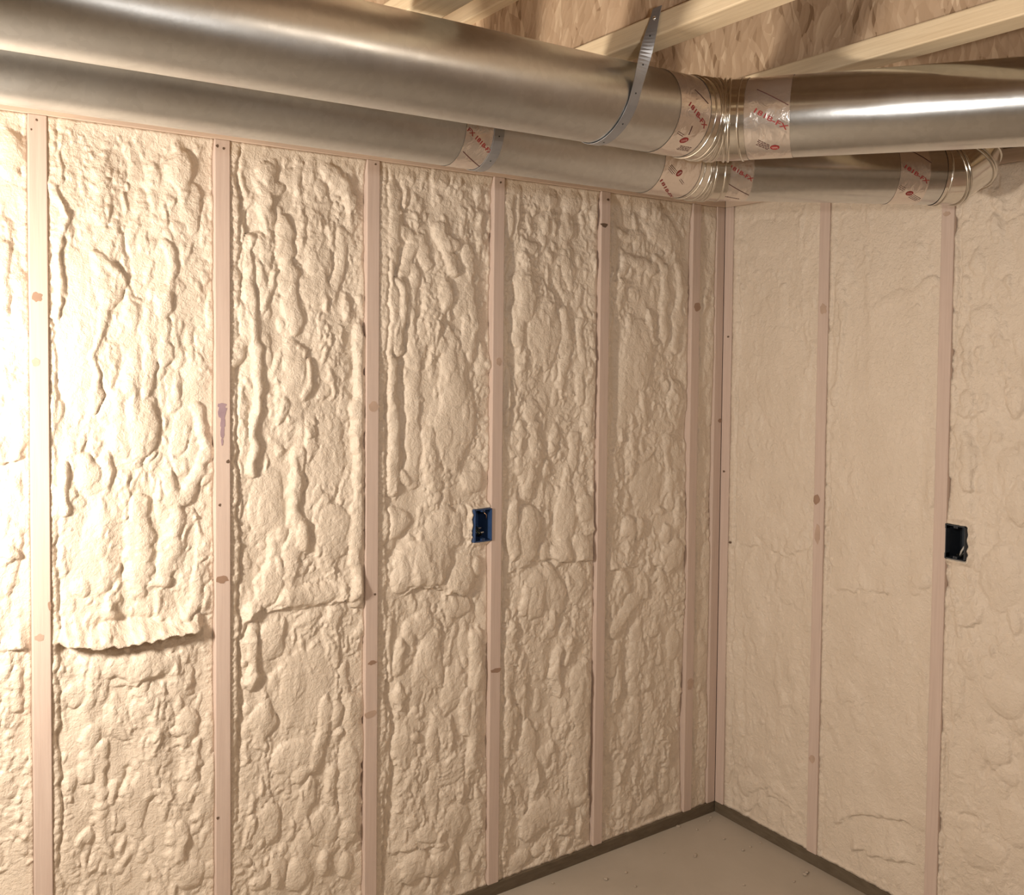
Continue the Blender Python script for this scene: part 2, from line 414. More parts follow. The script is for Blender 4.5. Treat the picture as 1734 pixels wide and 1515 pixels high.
        # thins out towards the top plate, lies on the bottom plate
        tt = np.clip(1-(self.z1-self.Z+jag)/0.05, 0, 1)**1.5; self.h = self.h*(1-tt)+tt*(-0.004)
        tb = np.clip(1-(self.Z-self.z0)/0.018, 0, 1)**2; self.h = self.h*(1-tb)+tb*(-0.004+0.006*self.N(12, 12))
        if hole:
            a, b, c, d = hole
            dd = np.maximum(np.maximum(a-self.S, self.S-b), np.maximum(c-self.Z, self.Z-d))+0.008*self.N(16, 16)+0.004*self.N(6, 6)
            pk = np.clip(1.3-dd/0.012, 0, 1); lip = -0.0015+0.007*self.N(14, 14)+0.004*self.N(6, 6)
            self.h = self.h*(1-pk)+pk*np.maximum(self.h, lip)
        self.h = np.clip(self.h, -0.06, 0.030)
        h = self.h.copy()
        if hole:
            a, b, c, d = hole; h[(self.S > a) & (self.S < b) & (self.Z > c) & (self.Z < d)] = -0.0745
        h[:, 0] = -0.075; h[:, -1] = -0.075; h[0, :] = -0.075; h[-1, :] = -0.075
        S_, Z_ = self.S.copy(), self.Z.copy()
        S_[:, 1] = self.s0+0.0004; S_[:, -2] = self.s1-0.0004; Z_[1, :] = self.z0+0.0002; Z_[-2, :] = self.z1-0.0004
        n = self.nx*self.nz
        co = np.empty((n, 3), np.float32)
        if left: co[:, 0] = S_.ravel(); co[:, 1] = -h.ravel(); co[:, 2] = Z_.ravel()
        else: co[:, 0] = -h.ravel(); co[:, 1] = -S_.ravel(); co[:, 2] = Z_.ravel()
        ii = np.arange(self.nz-1)[:, None]*self.nx+np.arange(self.nx-1)[None, :]
        ii = ii.ravel()
        q = np.stack([ii, ii+1, ii+self.nx+1, ii+self.nx], 1)
        q = q.astype(np.int32)
        me = bpy.data.meshes.new(name); me.vertices.add(n); me.vertices.foreach_set('co', co.ravel())
        me.loops.add(q.size); me.loops.foreach_set('vertex_index', q.ravel())
        me.polygons.add(len(q)); me.polygons.foreach_set('loop_start', np.arange(0, q.size, 4, dtype=np.int32))
        me.polygons.foreach_set('use_smooth', np.ones(len(q), bool))
        me.update(calc_edges=True); me.validate()
        return link(name, me, M['foam'], wall)

def bayL(i, seed, res=0.003, base=-0.016, amp=1.0, rough=1.0):
    a = left_s[i+6]+SW/2; b = (left_s[i+7]-SW/2) if i < 5 else -SW
    return Foam(wl, a, b, ZP, ZT, res, seed, base, amp, rough)
# left of the first stud in view
f = bayL(-1, 11)
f.lobe(18, 255, 20, 45, 12); f.ridge([(5, 420), (10, 520)], 12, 8); f.ledge([(-60, 800), (0, 786), (22, 790), (43, 778)], 14, 30)
f.lobe(15, 940, 22, 12, 10); f.ledge([(-60, 1105), (0, 1098), (25, 1104), (47, 1100)], 18, 40); f.ridge([(30, 1140), (33, 1200)], 9, 7)
f.finish('foam_panel', wall_left, True)
f = bayL(-2, 12, 0.006); f.finish('foam_panel', wall_left, True)
f = bayL(-3, 13, 0.008); f.finish('foam_panel', wall_left, True)
# bay 1
f = bayL(0, 21)
f.lobe(135, 560, 48, 140, 9); f.ridge([(165, 425), (192, 452), (206, 475), (186, 512)], 11, 9)
f.ridge([(178, 500), (170, 560), (158, 600), (163, 640), (160, 690)], 9, 7, 0.5)
f.ridge([(285, 418), (296, 460), (286, 500), (275, 540), (280, 600)], 12, 11, 0.4); f.lobe(277, 508, 19, 32, 8)
f.ridge([(256, 530), (258, 600), (250, 660)], 12, 7); f.lobe(245, 718, 30, 52, 12); f.lobe(205, 745, 22, 30, 6)
f.ridge([(335, 690), (350, 765), (336, 808), (310, 850)], 11, 11, 0.35)
f.lobe(148, 800, 20, 30, 9); f.ridge([(106, 790), (108, 840), (106, 868)], 11, 13); f.lobe(180, 800, 12, 40, 7)
f.ridge([(292, 815), (300, 880), (288, 950), (275, 985)], 13, 8, 0.4); f.ridge([(240, 850), (238, 930), (242, 1000)], 20, 7, 0.4)
f.groove([(215, 960), (178, 1010)], 6, 7); f.lobe(275, 985, 16, 12, 9); f.ridge([(335, 960), (333, 1010), (320, 1045)], 8, 7)
f.ridge([(88, 308), (104, 352), (108, 372), (100, 400), (97, 450), (103, 495), (95, 535)], 9, 15, 0.2)
f.ridge([(96, 232), (104, 265), (100, 300)], 9, 9); f.lobe(305, 285, 26, 32, 9); f.lobe(325, 350, 18, 40, 6)
f.groove([(165, 1066), (260, 1048), (330, 1052)], 8, 9)
f.ledge([(100, 1092), (150, 1096), (215, 1092), (270, 1082), (343, 1064)], 46, 24, True)
f.lobe(216, 1099, 9, 7, 12)
f.lobe(240, 1128, 60, 28, 13, 0.2); f.lobe(130, 1180, 20, 25, 7); f.ledge([(190, 1168), (235, 1160), (275, 1140)], 8, 18)
f.ridge([(155, 1240), (150, 1310)], 18, 8); f.ridge([(178, 1270), (172, 1370)], 11, 8, 0.4); f.groove([(217, 1315), (203, 1360)], 6, 8)
f.lobe(320, 1225, 18, 30, 8); f.lobe(305, 1240, 12, 10, 7); f.lobe(325, 1480, 24, 26, 8); f.ridge([(335, 1260), (337, 1300), (320, 1312)], 7, 6)
f.finish('foam_panel', wall_left, True, (0.019, -0.012))
# bay 2
f = bayL(1, 22)
f.lobe(405, 330, 16, 90, 9); f.lobe(404, 440, 14, 110, 9); f.ridge([(408, 520), (420, 548), (422, 572), (408, 592), (398, 610)], 10, 10, 0.3)
f.groove([(404, 300), (416, 345), (419, 415), (413, 465)], 5, 9); f.groove([(400, 620), (396, 690), (395, 780)], 6, 10)
f.ridge([(425, 405), (419, 445), (424, 500), (430, 545), (437, 600), (441, 655), (437, 705), (431, 740), (428, 800)], 9, 14, 0.25)
f.ridge([(437, 455), (446, 490), (450, 520)], 10, 9); f.ridge([(465, 460), (452, 510)], 7, 7)
f.ridge([(484, 385), (486, 450), (496, 520), (500, 555)], 14, 12, 0.25); f.lobe(541, 435, 27, 42, 10); f.lobe(535, 490, 30, 30, 6)
f.ridge([(585, 395), (582, 440), (572, 480), (568, 500)], 10, 9, 0.3); f.ridge([(560, 285), (585, 310), (598, 345)], 13, 10)
for a in ((490, 302, 13, 20), (507, 305, 10, 24), (530, 290, 14, 22), (450, 290, 16, 20), (470, 320, 12, 15), (548, 315, 12, 15)): f.lobe(*a, 8)
f.lobe(498, 605, 18, 34, 10); f.lobe(508, 640, 28, 40, 11); f.ridge([(510, 585), (520, 590), (518, 602)], 6, 7); f.ridge([(528, 610), (528, 650), (512, 672)], 6, 7)
f.ridge([(505, 775), (508, 820), (500, 858), (514, 900), (519, 930)], 11, 10, 0.35); f.lobe(513, 912, 14, 26, 11); f.groove([(508, 780), (523, 850)], 6, 6)
f.ridge([(610, 560), (611, 640), (610, 700), (607, 745), (611, 790), (607, 830), (605, 880), (600, 945), (606, 1000)], 10, 12, 0.18)
f.lobe(455, 850, 30, 60, 7); f.lobe(560, 760, 28, 80, 6); f.lobe(570, 900, 30, 50, 6)
f.lobe(520, 1008, 60, 20, 14, 0.15); f.lobe(455, 1000, 26, 30, 9); f.groove([(450, 1028), (478, 1005)], 5, 8)
f.ledge([(418, 1060), (440, 1043), (500, 1029), (560, 1024), (600, 1017), (616, 1004)], 17, 34)
f.lobe(603, 1010, 14, 16, 11)
f.groove([(420, 1058), (410, 1100), (408, 1170), (411, 1290)], 5, 11)
f.ridge([(430, 1090), (432, 1130), (430, 1155)], 9, 11); f.lobe(430, 1157, 13, 13, 12); f.lobe(446, 1222, 24, 32, 10); f.lobe(465, 1090, 22, 35, 7)
f.lobe(520, 1170, 55, 70, 7); f.lobe(505, 1285, 42, 30, 10); f.ridge([(552, 1190), (545, 1260), (530, 1300), (505, 1315)], 12, 8, 0.3); f.lobe(570, 1205, 10, 22, 10)
f.ridge([(585, 1135), (588, 1180)], 9, 7); f.ridge([(598, 1195), (600, 1260), (597, 1330), (594, 1395)], 18, 13, 0.12); f.lobe(592, 1410, 18, 24, 11)
f.ridge([(565, 1310), (562, 1355)], 12, 8, 0.3); f.lobe(462, 1400, 16, 36, 8); f.lobe(510, 1480, 24, 28, 9); f.lobe(555, 1400, 28, 35, 6); f.lobe(590, 1470, 16, 22, 9)
f.finish('foam_panel', wall_left, True, (0.026, -0.014), -0.007, 1.4)
# bay 3
f = bayL(2, 23)
f.lobe(662, 380, 19, 110, 10); f.lobe(660, 520, 17, 90, 9); f.groove([(682, 345), (692, 395), (680, 440), (674, 475), (678, 500)], 5, 9)
f.ridge([(692, 398), (712, 408), (728, 445)], 9, 8); f.ridge([(700, 415), (688, 460)], 10, 8)
f.ridge([(748, 392), (757, 425), (766, 445), (772, 466)], 11, 13, 0.3); f.lobe(770, 466, 9, 9, 9); f.lobe(758, 505, 13, 25, 10); f.lobe(765, 410, 18, 14, 8)
f.ridge([(680, 478), (684, 520), (676, 565), (680, 590)], 9, 12, 0.3); f.ridge([(706, 455), (703, 520), (700, 580), (706, 625)], 9, 9, 0.25)
f.ridge([(797, 420), (801, 470), (806, 545), (801, 600)], 8, 8, 0.35); f.ridge([(792, 545), (790, 590)], 8, 7); f.lobe(788, 500, 16, 40, 6)
f.ridge([(667, 610), (670, 690), (672, 740), (667, 800), (670, 835)], 12, 13, 0.25); f.groove([(684, 600), (682, 700), (690, 790)], 5, 7); f.groove([(650, 610), (650, 760)], 7, 9)
f.lobe(775, 715, 34, 80, 13, -0.12); f.lobe(770, 640, 22, 70, 8); f.ridge([(730, 735), (734, 780), (742, 825)], 15, 9); f.ridge([(703, 640), (705, 740), (700, 820)], 13, 7, 0.3)
f.lobe(689, 812, 11, 15, 9); f.lobe(674, 885, 24, 28, 13); f.lobe(745, 845, 9, 8, 8); f.lobe(720, 955, 46, 42, 15); f.lobe(682, 975, 18, 34, 12); f.lobe(755, 900, 30, 42, 8); f.lobe(800, 815, 20, 20, 9)
f.groove([(652, 945), (675, 935), (690, 905)], 6, 8)
f.lobe(785, 985, 26, 26, 14); f.ledge([(690, 1010), (702, 1001), (738, 994), (756, 1004), (790, 1009), (808, 998)], 14, 30); f.lobe(815, 965, 10, 18, 9)
f.groove([(651, 1050), (653, 1140), (664, 1180), (668, 1250), (666, 1400)], 5, 10)
f.ridge([(662, 1060), (658, 1110), (664, 1150)], 8, 9); f.ridge([(682, 1085), (678, 1140)], 11, 11); f.lobe(700, 1068, 13, 24, 11); f.lobe(720, 1060, 16, 24, 9); f.lobe(780, 1030, 25, 20, 8)
f.ridge([(678, 1165), (680, 1198)], 8, 9); f.lobe(730, 1130, 26, 50, 8); f.lobe(705, 1250, 12, 8, 9); f.ridge([(735, 1240), (738, 1310), (735, 1390)], 9, 5)
f.ridge([(813, 1080), (810, 1160), (806, 1240), (800, 1300)], 12, 13, 0.15); f.ridge([(795, 1170), (790, 1240)], 7, 7); f.lobe(770, 1170, 20, 40, 7)
for k in range(5): f.ridge([(745+k, 1295+k*8), (770, 1287+k*8), (785, 1278+k*8)], 4, 5)
f.lobe(705, 1468, 26, 28, 13); f.lobe(740, 1462, 24, 22, 10); f.lobe(745, 1432, 14, 10, 9); f.lobe(725, 1410, 18, 16, 9); f.lobe(775, 1390, 24, 28, 7); f.ledge([(660, 1448), (700, 1440), (760, 1430)], 7, 20)
f.finish('foam_panel', wall_left, True, (0.030, -0.014), -0.006, 1.3, (left_s[9]-SW/2-0.061, left_s[9], 1.079, 1.176))
# bay 4
f = bayL(3, 24)
f.groove([(868, 430), (871, 560), (870, 660), (868, 730)], 8, 11); f.ridge([(862, 560), (863, 640), (864, 720)], 3.5, 9)
f.lobe(870, 350, 16, 60, 8); f.groove([(876, 330), (874, 390), (868, 420)], 5, 8)
f.ridge([(885, 470), (883, 540), (880, 580)], 10, 8); f.lobe(895, 510, 16, 40, 8); f.lobe(975, 340, 16, 28, 10); f.lobe(930, 335, 20, 22, 8); f.lobe(900, 415, 14, 12, 8)
f.ridge([(960, 525), (963, 590), (956, 650)], 10, 8, 0.3); f.ridge([(985, 540), (988, 610), (985, 680)], 7, 7, 0.3); f.ridge([(1003, 660), (998, 740)], 8, 8, 0.4); f.lobe(925, 560, 28, 60, 6)
f.ridge([(978, 745), (975, 790)], 9, 8); f.ridge([(905, 690), (908, 770), (900, 830)], 9, 6, 0.4); f.ridge([(885, 720), (880, 800)], 8, 7, 0.3)
f.lobe(897, 905, 25, 50, 15, -0.1); f.ridge([(872, 855), (868, 900), (874, 940)], 9, 12); f.lobe(926, 938, 11, 16, 11); f.lobe(955, 936, 18, 22, 13); f.lobe(985, 928, 15, 28, 11); f.lobe(992, 862, 13, 20, 9)
f.lobe(962, 870, 18, 50, 7)
f.ledge([(866, 968), (890, 960), (905, 952), (930, 951), (965, 954), (1008, 948)], 13, 26)
f.lobe(918, 975, 32, 14, 8); f.lobe(908, 1010, 20, 38, 11); f.lobe(940, 1000, 20, 45, 9, 0.3); f.ridge([(892, 1000), (886, 1040)], 5, 7); f.lobe(980, 990, 18, 30, 7)
f.groove([(958, 1110), (956, 1160)], 5, 8); f.ridge([(947, 1105), (946, 1180)], 7, 8, 0.4); f.ridge([(876, 1200), (874, 1235)], 7, 9); f.groove([(886, 1215), (878, 1270)], 6, 8); f.ridge([(862, 1100), (864, 1200), (862, 1280)], 7, 7, 0.4)
f.ridge([(985, 1150), (986, 1230), (983, 1300), (982, 1350)], 17, 9, 0.15); f.lobe(900, 1270, 14, 50, 6)
f.lobe(935, 1378, 38, 26, 11, 0.4); f.lobe(960, 1405, 14, 12, 9); f.lobe(880, 1460, 22, 16, 10); f.lobe(915, 1440, 10, 12, 8); f.lobe(905, 1400, 20, 24, 8)
f.groove([(975, 1350), (975, 1385), (958, 1405)], 5, 7)
f.finish('foam_panel', wall_left, True, (0.014, -0.010), -0.018, 1.0)
# bay 5
f = bayL(4, 25, 0.0033, amp=0.9)
f.ridge([(1057, 462), (1068, 440), (1085, 446)], 7, 9); f.ridge([(1088, 448), (1100, 445), (1110, 455)], 8, 8); f.ridge([(1115, 440), (1130, 450), (1131, 500), (1127, 570)], 7, 9, 0.3)
f.ridge([(1152, 450), (1158, 500), (1150, 555), (1148, 590)], 7, 8, 0.3); f.groove([(1046, 490), (1044, 600), (1043, 760)], 8, 9); f.lobe(1058, 392, 10, 8, 8); f.lobe(1080, 400, 18, 16, 7); f.lobe(1125, 390, 24, 30, 8)
f.lobe(1085, 600, 26, 60, 7); f.ridge([(1093, 670), (1096, 700)], 7, 8); f.ridge([(1078, 735), (1078, 775), (1090, 778), (1110, 760)], 5, 6); f.lobe(1100, 820, 26, 45, 7)
f.ridge([(1132, 740), (1136, 800), (1140, 860)], 6, 6)
f.lobe(1070, 896, 13, 20, 13); f.lobe(1088, 893, 9, 20, 13); f.lobe(1131, 903, 10, 14, 12); f.lobe(1124, 868, 8, 10, 9)
f.lobe(1142, 940, 20, 26, 12); f.ledge([(1112, 962), (1130, 967), (1148, 958), (1160, 940)], 12, 24); f.ledge([(1036, 970), (1056, 966), (1082, 958)], 9, 24)
f.ridge([(1058, 975), (1063, 1000)], 7, 7); f.ridge([(1120, 975), (1126, 1000)], 7, 7); f.ridge([(1075, 1015), (1055, 1050), (1045, 1075)], 10, 7, 0.3); f.groove([(1070, 1060), (1064, 1120), (1060, 1200)], 7, 8)
f.ridge([(1050, 1095), (1040, 1140)], 8, 7, 0.4); f.ridge([(1085, 1060), (1080, 1150), (1078, 1250)], 9, 6, 0.4); f.lobe(1145, 1090, 12, 30, 7); f.ridge([(1105, 1180), (1104, 1280)], 8, 6, 0.4)
f.lobe(1100, 1372, 26, 16, 8); f.ledge([(1095, 1390), (1115, 1362), (1130, 1358)], 7, 16)
f.finish('foam_panel', wall_left, True, (0.012, -0.008), -0.005, 0.9)
# narrow bay beside the corner stud
f = Foam(wl, left_s[11]+SW/2, -SW, ZP, ZT, 0.0033, 26, -0.010, 0.6)
f.finish('foam_panel', wall_left, True, (0.008, -0.006), -0.004, 0.6)

# right wall: flatter, smoother foam
def bayR(k, seed, res=0.0036, base=-0.010, amp=0.62, rough=0.6):
    return Foam(wr, right_s[k]+SW/2, right_s[k+1]-SW/2, ZP, ZT, res, seed, base, amp, rough)
f = bayR(0, 31)
f.ledge([(1250, 922), (1290, 930), (1330, 940), (1368, 930)], 6, 40); f.lobe(1300, 900, 30, 20, 6); f.lobe(1320, 640, 40, 90, 5); f.lobe(1300, 400, 40, 30, 5)
f.ridge([(1255, 1330), (1300, 1320), (1330, 1350)], 10, 6); f.ledge([(1250, 1385), (1300, 1345), (1340, 1370)], 6, 20); f.lobe(1290, 1300, 30, 20, 6); f.groove([(1255, 1060), (1252, 1250)], 4, 4)
f.finish('foam_panel', wall_right, False, (0.026, -0.006), -0.003, 0.6)
f = bayR(1, 32, amp=0.5, rough=0.45)
f.ridge([(1420, 480), (1425, 560), (1418, 640), (1408, 680)], 6, 6); f.ledge([(1410, 1000), (1480, 1003), (1560, 1006)], 5, 30); f.ridge([(1480, 520), (1530, 500), (1575, 480)], 10, 5)
f.ledge([(1410, 1395), (1450, 1380), (1500, 1385), (1540, 1400)], 8, 22); f.ledge([(1440, 1440), (1500, 1455), (1545, 1465)], 8, 20); f.lobe(1500, 700, 60, 200, 4); f.lobe(1430, 1170, 18, 20, 5); f.lobe(1560, 985, 16, 14, 6)
f.finish('foam_panel', wall_right, False, (0.014, -0.007), -0.003, 0.5)
f = bayR(2, 33, amp=0.85, rough=0.65)
f.ridge([(1630, 475), (1635, 510)], 7, 6); f.ridge([(1632, 560), (1637, 590), (1632, 640)], 8, 7); f.ridge([(1630, 745), (1633, 800), (1636, 830)], 8, 7); f.lobe(1715, 680, 14, 25, 9); f.lobe(1660, 540, 26, 22, 6)
f.ledge([(1620, 700), (1645, 708), (1668, 696)], 6, 18); f.lobe(1720, 850, 20, 40, 11); f.lobe(1690, 980, 35, 60, 9); f.ledge([(1615, 1065), (1635, 1064), (1660, 1050)], 9, 14); f.lobe(1715, 1050, 14, 22, 9)
f.lobe(1700, 1180, 40, 30, 9); f.lobe(1680, 1270, 30, 30, 8); f.lobe(1705, 1320, 20, 18, 9); f.groove([(1620, 1385), (1650, 1386)], 4, 8); f.groove([(1672, 1288), (1660, 1304)], 5, 8); f.groove([(1680, 360), (1700, 378), (1715, 372)], 4, 7)
f.lobe(1660, 1440, 36, 30, 8); f.lobe(1715, 1400, 26, 40, 8); f.groove([(1612, 1000), (1606, 1180), (1600, 1300)], 4, 5)
f.finish('foam_panel', wall_right, False, (0.012, -0.009), -0.003, 0.7, (right_s[2], right_s[2]+SW/2+0.058, 1.072, 1.169))
f = bayR(3, 34, 0.007); f.finish('foam_panel', wall_right, False)

# ------------------------------------------------------------------ ceiling joists (I-joists along y)
JX0 = -1.283                              # edge of the strapped joist
for k in range(-7, 4):
    xr = JX0+k*S16; xl = xr-0.0635; xc = (xr+xl)/2
    if xr > 0.06: continue
    web = box('joist', (xc-0.005, YF+0.02, ZJ+0.030), (xc+0.005, 0.05, ZJ+0.211), M['osb'], ceiling)
    box('flange', (xl, YF+0.02, ZJ), (xr, 0.05, ZJ+0.038), M['flange'], web, 0.003)
    box('flange', (xl, YF+0.02, ZJ+0.203), (xr, 0.05, ZJ+0.241), M['flange'], web, 0.003)

# ------------------------------------------------------------------ ducts
def circle_frame(d):
    d = Vector(d).normalized(); n = d.cross(Vector((0, 0, 1))).normalized()      # n: horizontal, towards the room
    if n.dot(Vector(CAM)-Vector((-1, -0.7, 2.1))) < 0: n = -n
    u = n.cross(d).normalized()
    if u.z < 0: u = -u
    return d, n, u
def pipe_shell(name, rings, mat, parent, seg=64, cap=False):
    """rings: list of (centre, axis1, axis2) loops joined to a shell"""
    vs_, fs = [], []
    for c, a, b in rings:
        for k in range(seg):
            t = 2*math.pi*k/seg; vs_.append(Vector(c)+math.cos(t)*Vector(a)+math.sin(t)*Vector(b))
    for i in range(len(rings)-1):
        for k in range(seg):
            fs.append((i*seg+k, i*seg+(k+1) % seg, (i+1)*seg+(k+1) % seg, (i+1)*seg+k))
    if cap: fs.append(tuple(range(seg))); fs.append(tuple((len(rings)-1)*seg+k for k in range(seg)))
    me = bpy.data.meshes.new(name); me.from_pydata(vs_, [], fs); me.update()
    bm = bmesh.new(); bm.from_mesh(me); bmesh.ops.recalc_face_normals(bm, faces=bm.faces); bm.to_mesh(me); bm.free()
    return link(name, me, mat, parent, True)
class Run:
    """straight duct run: origin o, unit direction d, radius R"""
    def __init__(self, o, d, R): self.o = Vector(o); self.d, self.n, self.u = circle_frame(d); self.R = R
    def pt(self, t, arc, lift=0.0):
        a = arc/self.R; return self.o+self.d*t+(self.R+lift)*(math.cos(a)*self.n+math.sin(a)*self.u)
    def hit(self, px, py):
        D = Vector(ray(px, py)); C = Vector(CAM)-self.o
        Dp = D-self.d*D.dot(self.d); Cp = C-self.d*C.dot(self.d)
        a = Dp.dot(Dp); b = 2*Dp.dot(Cp); c = Cp.dot(Cp)-self.R**2; q = max(0.0, b*b-4*a*c)
        s = (-b-math.sqrt(q))/(2*a); P = C+D*s
        return P.dot(self.d), math.atan2(P.dot(self.u), P.dot(self.n))*self.R
    def rings(self, ts, lift=0.0):
        return [(self.o+self.d*t, self.n*(self.R+lift), self.u*(self.R+lift)) for t in ts]
def bead(parent, c, a, b, r, name='bead'):
    """round crimp ring: centre c, in-plane radius vectors a, b"""
    c, a, b = Vector(c), Vector(a), Vector(b); ax = a.cross(b).normalized(); seg, ms = 56, 8; vs_, fs = [], []
    for k in range(seg):
        t = 2*math.pi*k/seg; p = math.cos(t)*a+math.sin(t)*b; e = p.normalized()
        for q in range(ms):
            s = 2*math.pi*q/ms; vs_.append(c+p+r*(math.cos(s)*e+math.sin(s)*ax))
    for k in range(seg):
        for q in range(ms):
            fs.append((k*ms+q, k*ms+(q+1) % ms, ((k+1) % seg)*ms+(q+1) % ms, ((k+1) % seg)*ms+q))
    me = bpy.data.meshes.new(name); me.from_pydata(vs_, [], fs); me.update()
    bm = bmesh.new(); bm.from_mesh(me); bmesh.ops.recalc_face_normals(bm, faces=bm.faces); bm.to_mesh(me); bm.free()
    return link(name, me, M['bead'], parent, True)
def elbow(parent, E, d1, d2, R, r, n=3, cuff=0.03):
    """segmented elbow between directions d1 and d2 meeting at E; returns tangent length"""
    E, d1, d2 = Vector(E), Vector(d1).normalized(), Vector(d2).normalized()
    th = math.acos(max(-1, min(1, d1.dot(d2)))); ax = d1.cross(d2).normalized(); T = r*math.tan(th/2)
    cen = E-d1*T+(ax.cross(d1))*r
    def at(phi):
        q = Matrix.Rotation(phi, 3, ax); c = cen-(q @ ax.cross(d1))*r
        rad = q @ ax.cross(d1); return c, rad, q @ d1
    part = bpy.data.objects.new('elbow', None)
    rings = []
    c, rad, d = at(0); rings.append((c-d*cuff, rad*R, ax*R)); 
    cuts = [th*(i+0.5)/n for i in range(n)]
    segs = []
    first = (c-d*cuff, rad*(R+0.0005), ax*(R+0.0005)); loops = [first]
    for ph in cuts:
        c, rad, d = at(ph); k = 1/math.cos(th/(2*n)); loops.append((c, rad*(R+0.0005)*k, ax*(R+0.0005)))
    c, rad, d = at(th); loops.append((c+d*cuff, rad*(R+0.0005), ax*(R+0.0005)))
    el = pipe_shell('elbow', loops[:2], M['bead'], parent)
    for i in range(1, len(loops)-1): pipe_shell('gore', loops[i:i+2], M['bead'], el)
    for i, (c, a, b) in enumerate(loops):
        c, a, b = Vector(c), Vector(a), Vector(b)
        if 0 < i < len(loops)-1:
            axv = a.cross(b).normalized()
            for sgn in (-1, 1): bead(el, c+axv*0.0045*sgn, a, b, 0.0032)
    # cuff ends
    for i, dirn in ((0, d1), (len(loops)-1, -d2)):
        c, a, b = loops[i]; bead(el, Vector(c)+Vector(dirn)*0.012, a, b, 0.0022)
    return T+cuff, el
def text_on(run, parent, s, p0, p1, mat, cap=None, lift=0.0012):
    """print lettering on a duct from pixel p0 to pixel p1 (baseline)"""
    a = Vector(run.hit(*p0)); b = Vector(run.hit(*p1)); e = (b-a); L = e.length; e.normalize(); g = Vector((-e.y, e.x))
    cu = bpy.data.curves.new('print', 'FONT'); cu.body = s; cu.size = 1.0; cu.offset = 0.018; cu.resolution_u = 2
    to = bpy.data.objects.new('print', cu); col.objects.link(to); bpy.context.view_layer.update()
    dg = bpy.context.evaluated_depsgraph_get(); me = bpy.data.meshes.new_from_object(to.evaluated_get(dg)); bpy.data.objects.remove(to); bpy.data.curves.remove(cu)
    xs = [v.co.x for v in me.vertices]; x0, x1 = min(xs), max(xs); k = L/(x1-x0); ky = k if cap is None else cap/0.7
    bm = bmesh.new(); bm.from_mesh(me)
    for v in bm.verts:
        q = a+e*((v.co.x-x0)*k)+g*(v.co.y*ky); v.co = run.pt(q.x, q.y, lift)
    bmesh.ops.recalc_face_normals(bm, faces=bm.faces)
    bm.to_mesh(me); bm.free(); me.materials.clear()
    return link('print', me, mat, parent)
def stroke_on(run, parent, pts, w, mat, lift=0.0012, name='print'):
    """printed line through pixels, width w metres"""
    Q = [Vector(run.hit(*p)) for p in pts]; R_ = []
    for a, b in zip(Q[:-1], Q[1:]):
        n = max(2, int((b-a).length/0.004))
        for k in range(n): R_.append(a+(b-a)*k/n)
    R_.append(Q[-1]); vs_, fs = [], []
    for i, q in enumerate(R_):
        d = (R_[min(i+1, len(R_)-1)]-R_[max(0, i-1)]).normalized(); g = Vector((-d.y, d.x))*w/2
        vs_ += [run.pt(*(q+g), lift), run.pt(*(q-g), lift)]
        if i: fs.append((2*i-2, 2*i-1, 2*i+1, 2*i))
    me = bpy.data.meshes.new(name); me.from_pydata(vs_, [], fs); me.update(); return link(name, me, mat, parent)
def lines_on(run, parent, p0, p1, gap, n, w=0.0012):
    """block of tiny illegible lettering: short dashes in n parallel rows"""
    a = Vector(run.hit(*p0)); b = Vector(run.hit(*p1)); e = (b-a); L = e.length; e.normalize(); g = Vector((-e.y, e.x)); vs_, fs = [], []
    rnd = random.Random(int(p0[0])*3+n)
    for i in range(n):
        x = rnd.uniform(0, 0.15)*L
        while x < L*rnd.uniform(0.8, 1.0):
            l = rnd.uniform(0.003, 0.007); q = a+e*x-g*gap*i; r_ = a+e*min(L, x+l)-g*gap*i
            k = len(vs_); vs_ += [run.pt(*(q+g*w/2), 0.0012), run.pt(*(q-g*w/2), 0.0012), run.pt(*(r_-g*w/2), 0.0012), run.pt(*(r_+g*w/2), 0.0012)]; fs.append((k, k+1, k+2, k+3)); x += l+0.0012
    me = bpy.data.meshes.new('print'); me.from_pydata(vs_, [], fs); me.update(); return link('print', me, M['dkred'], parent)
def oval_on(run, parent, c, ax, bx, ang):
    q = Vector(run.hit(*c)); vs_, fs = [run.pt(q.x, q.y, 0.0012)], []; n = 28
    for ringr in (0.5, 1.0):
        for k in range(n):
            t = 2*math.pi*k/n; x, y = ax*ringr*math.cos(t), bx*ringr*math.sin(t)
            vs_.append(run.pt(q.x+x*math.cos(ang)-y*math.sin(ang), q.y+x*math.sin(ang)+y*math.cos(ang), 0.0012))
    for k in range(n):
        fs.append((0, 1+k, 1+(k+1) % n)); fs.append((1+k, 1+n+k, 1+n+(k+1) % n, 1+(k+1) % n))
    me = bpy.data.meshes.new('logo'); me.from_pydata(vs_, [], fs); me.update(); o = link('logo', me, M['red'], parent)
    # pale script squiggle inside the oval
    P = []
    for k in range(17):
        x = (k/16-0.5)*1.3*ax; y = bx*0.35*math.sin(k*1.57); P.append((q.x+x*math.cos(ang)-y*math.sin(ang), q.y+x*math.sin(ang)+y*math.cos(ang)))
    vs2, fs2 = [], []
    for i, (x, y) in enumerate(P):
        vs2 += [run.pt(x, y+0.0006, 0.0016), run.pt(x, y-0.0006, 0.0016)]
        if i: fs2.append((2*i-2, 2*i-1, 2*i+1, 2*i))
    me = bpy.data.meshes.new('print'); me.from_pydata(vs2, [], fs2); me.update(); link('print', me, M['pale'], parent)
    return o
def tape(run, parent, t0, t1, skew=0.0):
    n = 4; ts = [t0+(t1-t0)*i/n for i in range(n+1)]
    rr = run.rings(ts, 0.0007); return pipe_shell('foil_tape', rr, M['tape'], parent, 72)

R6 = 0.076
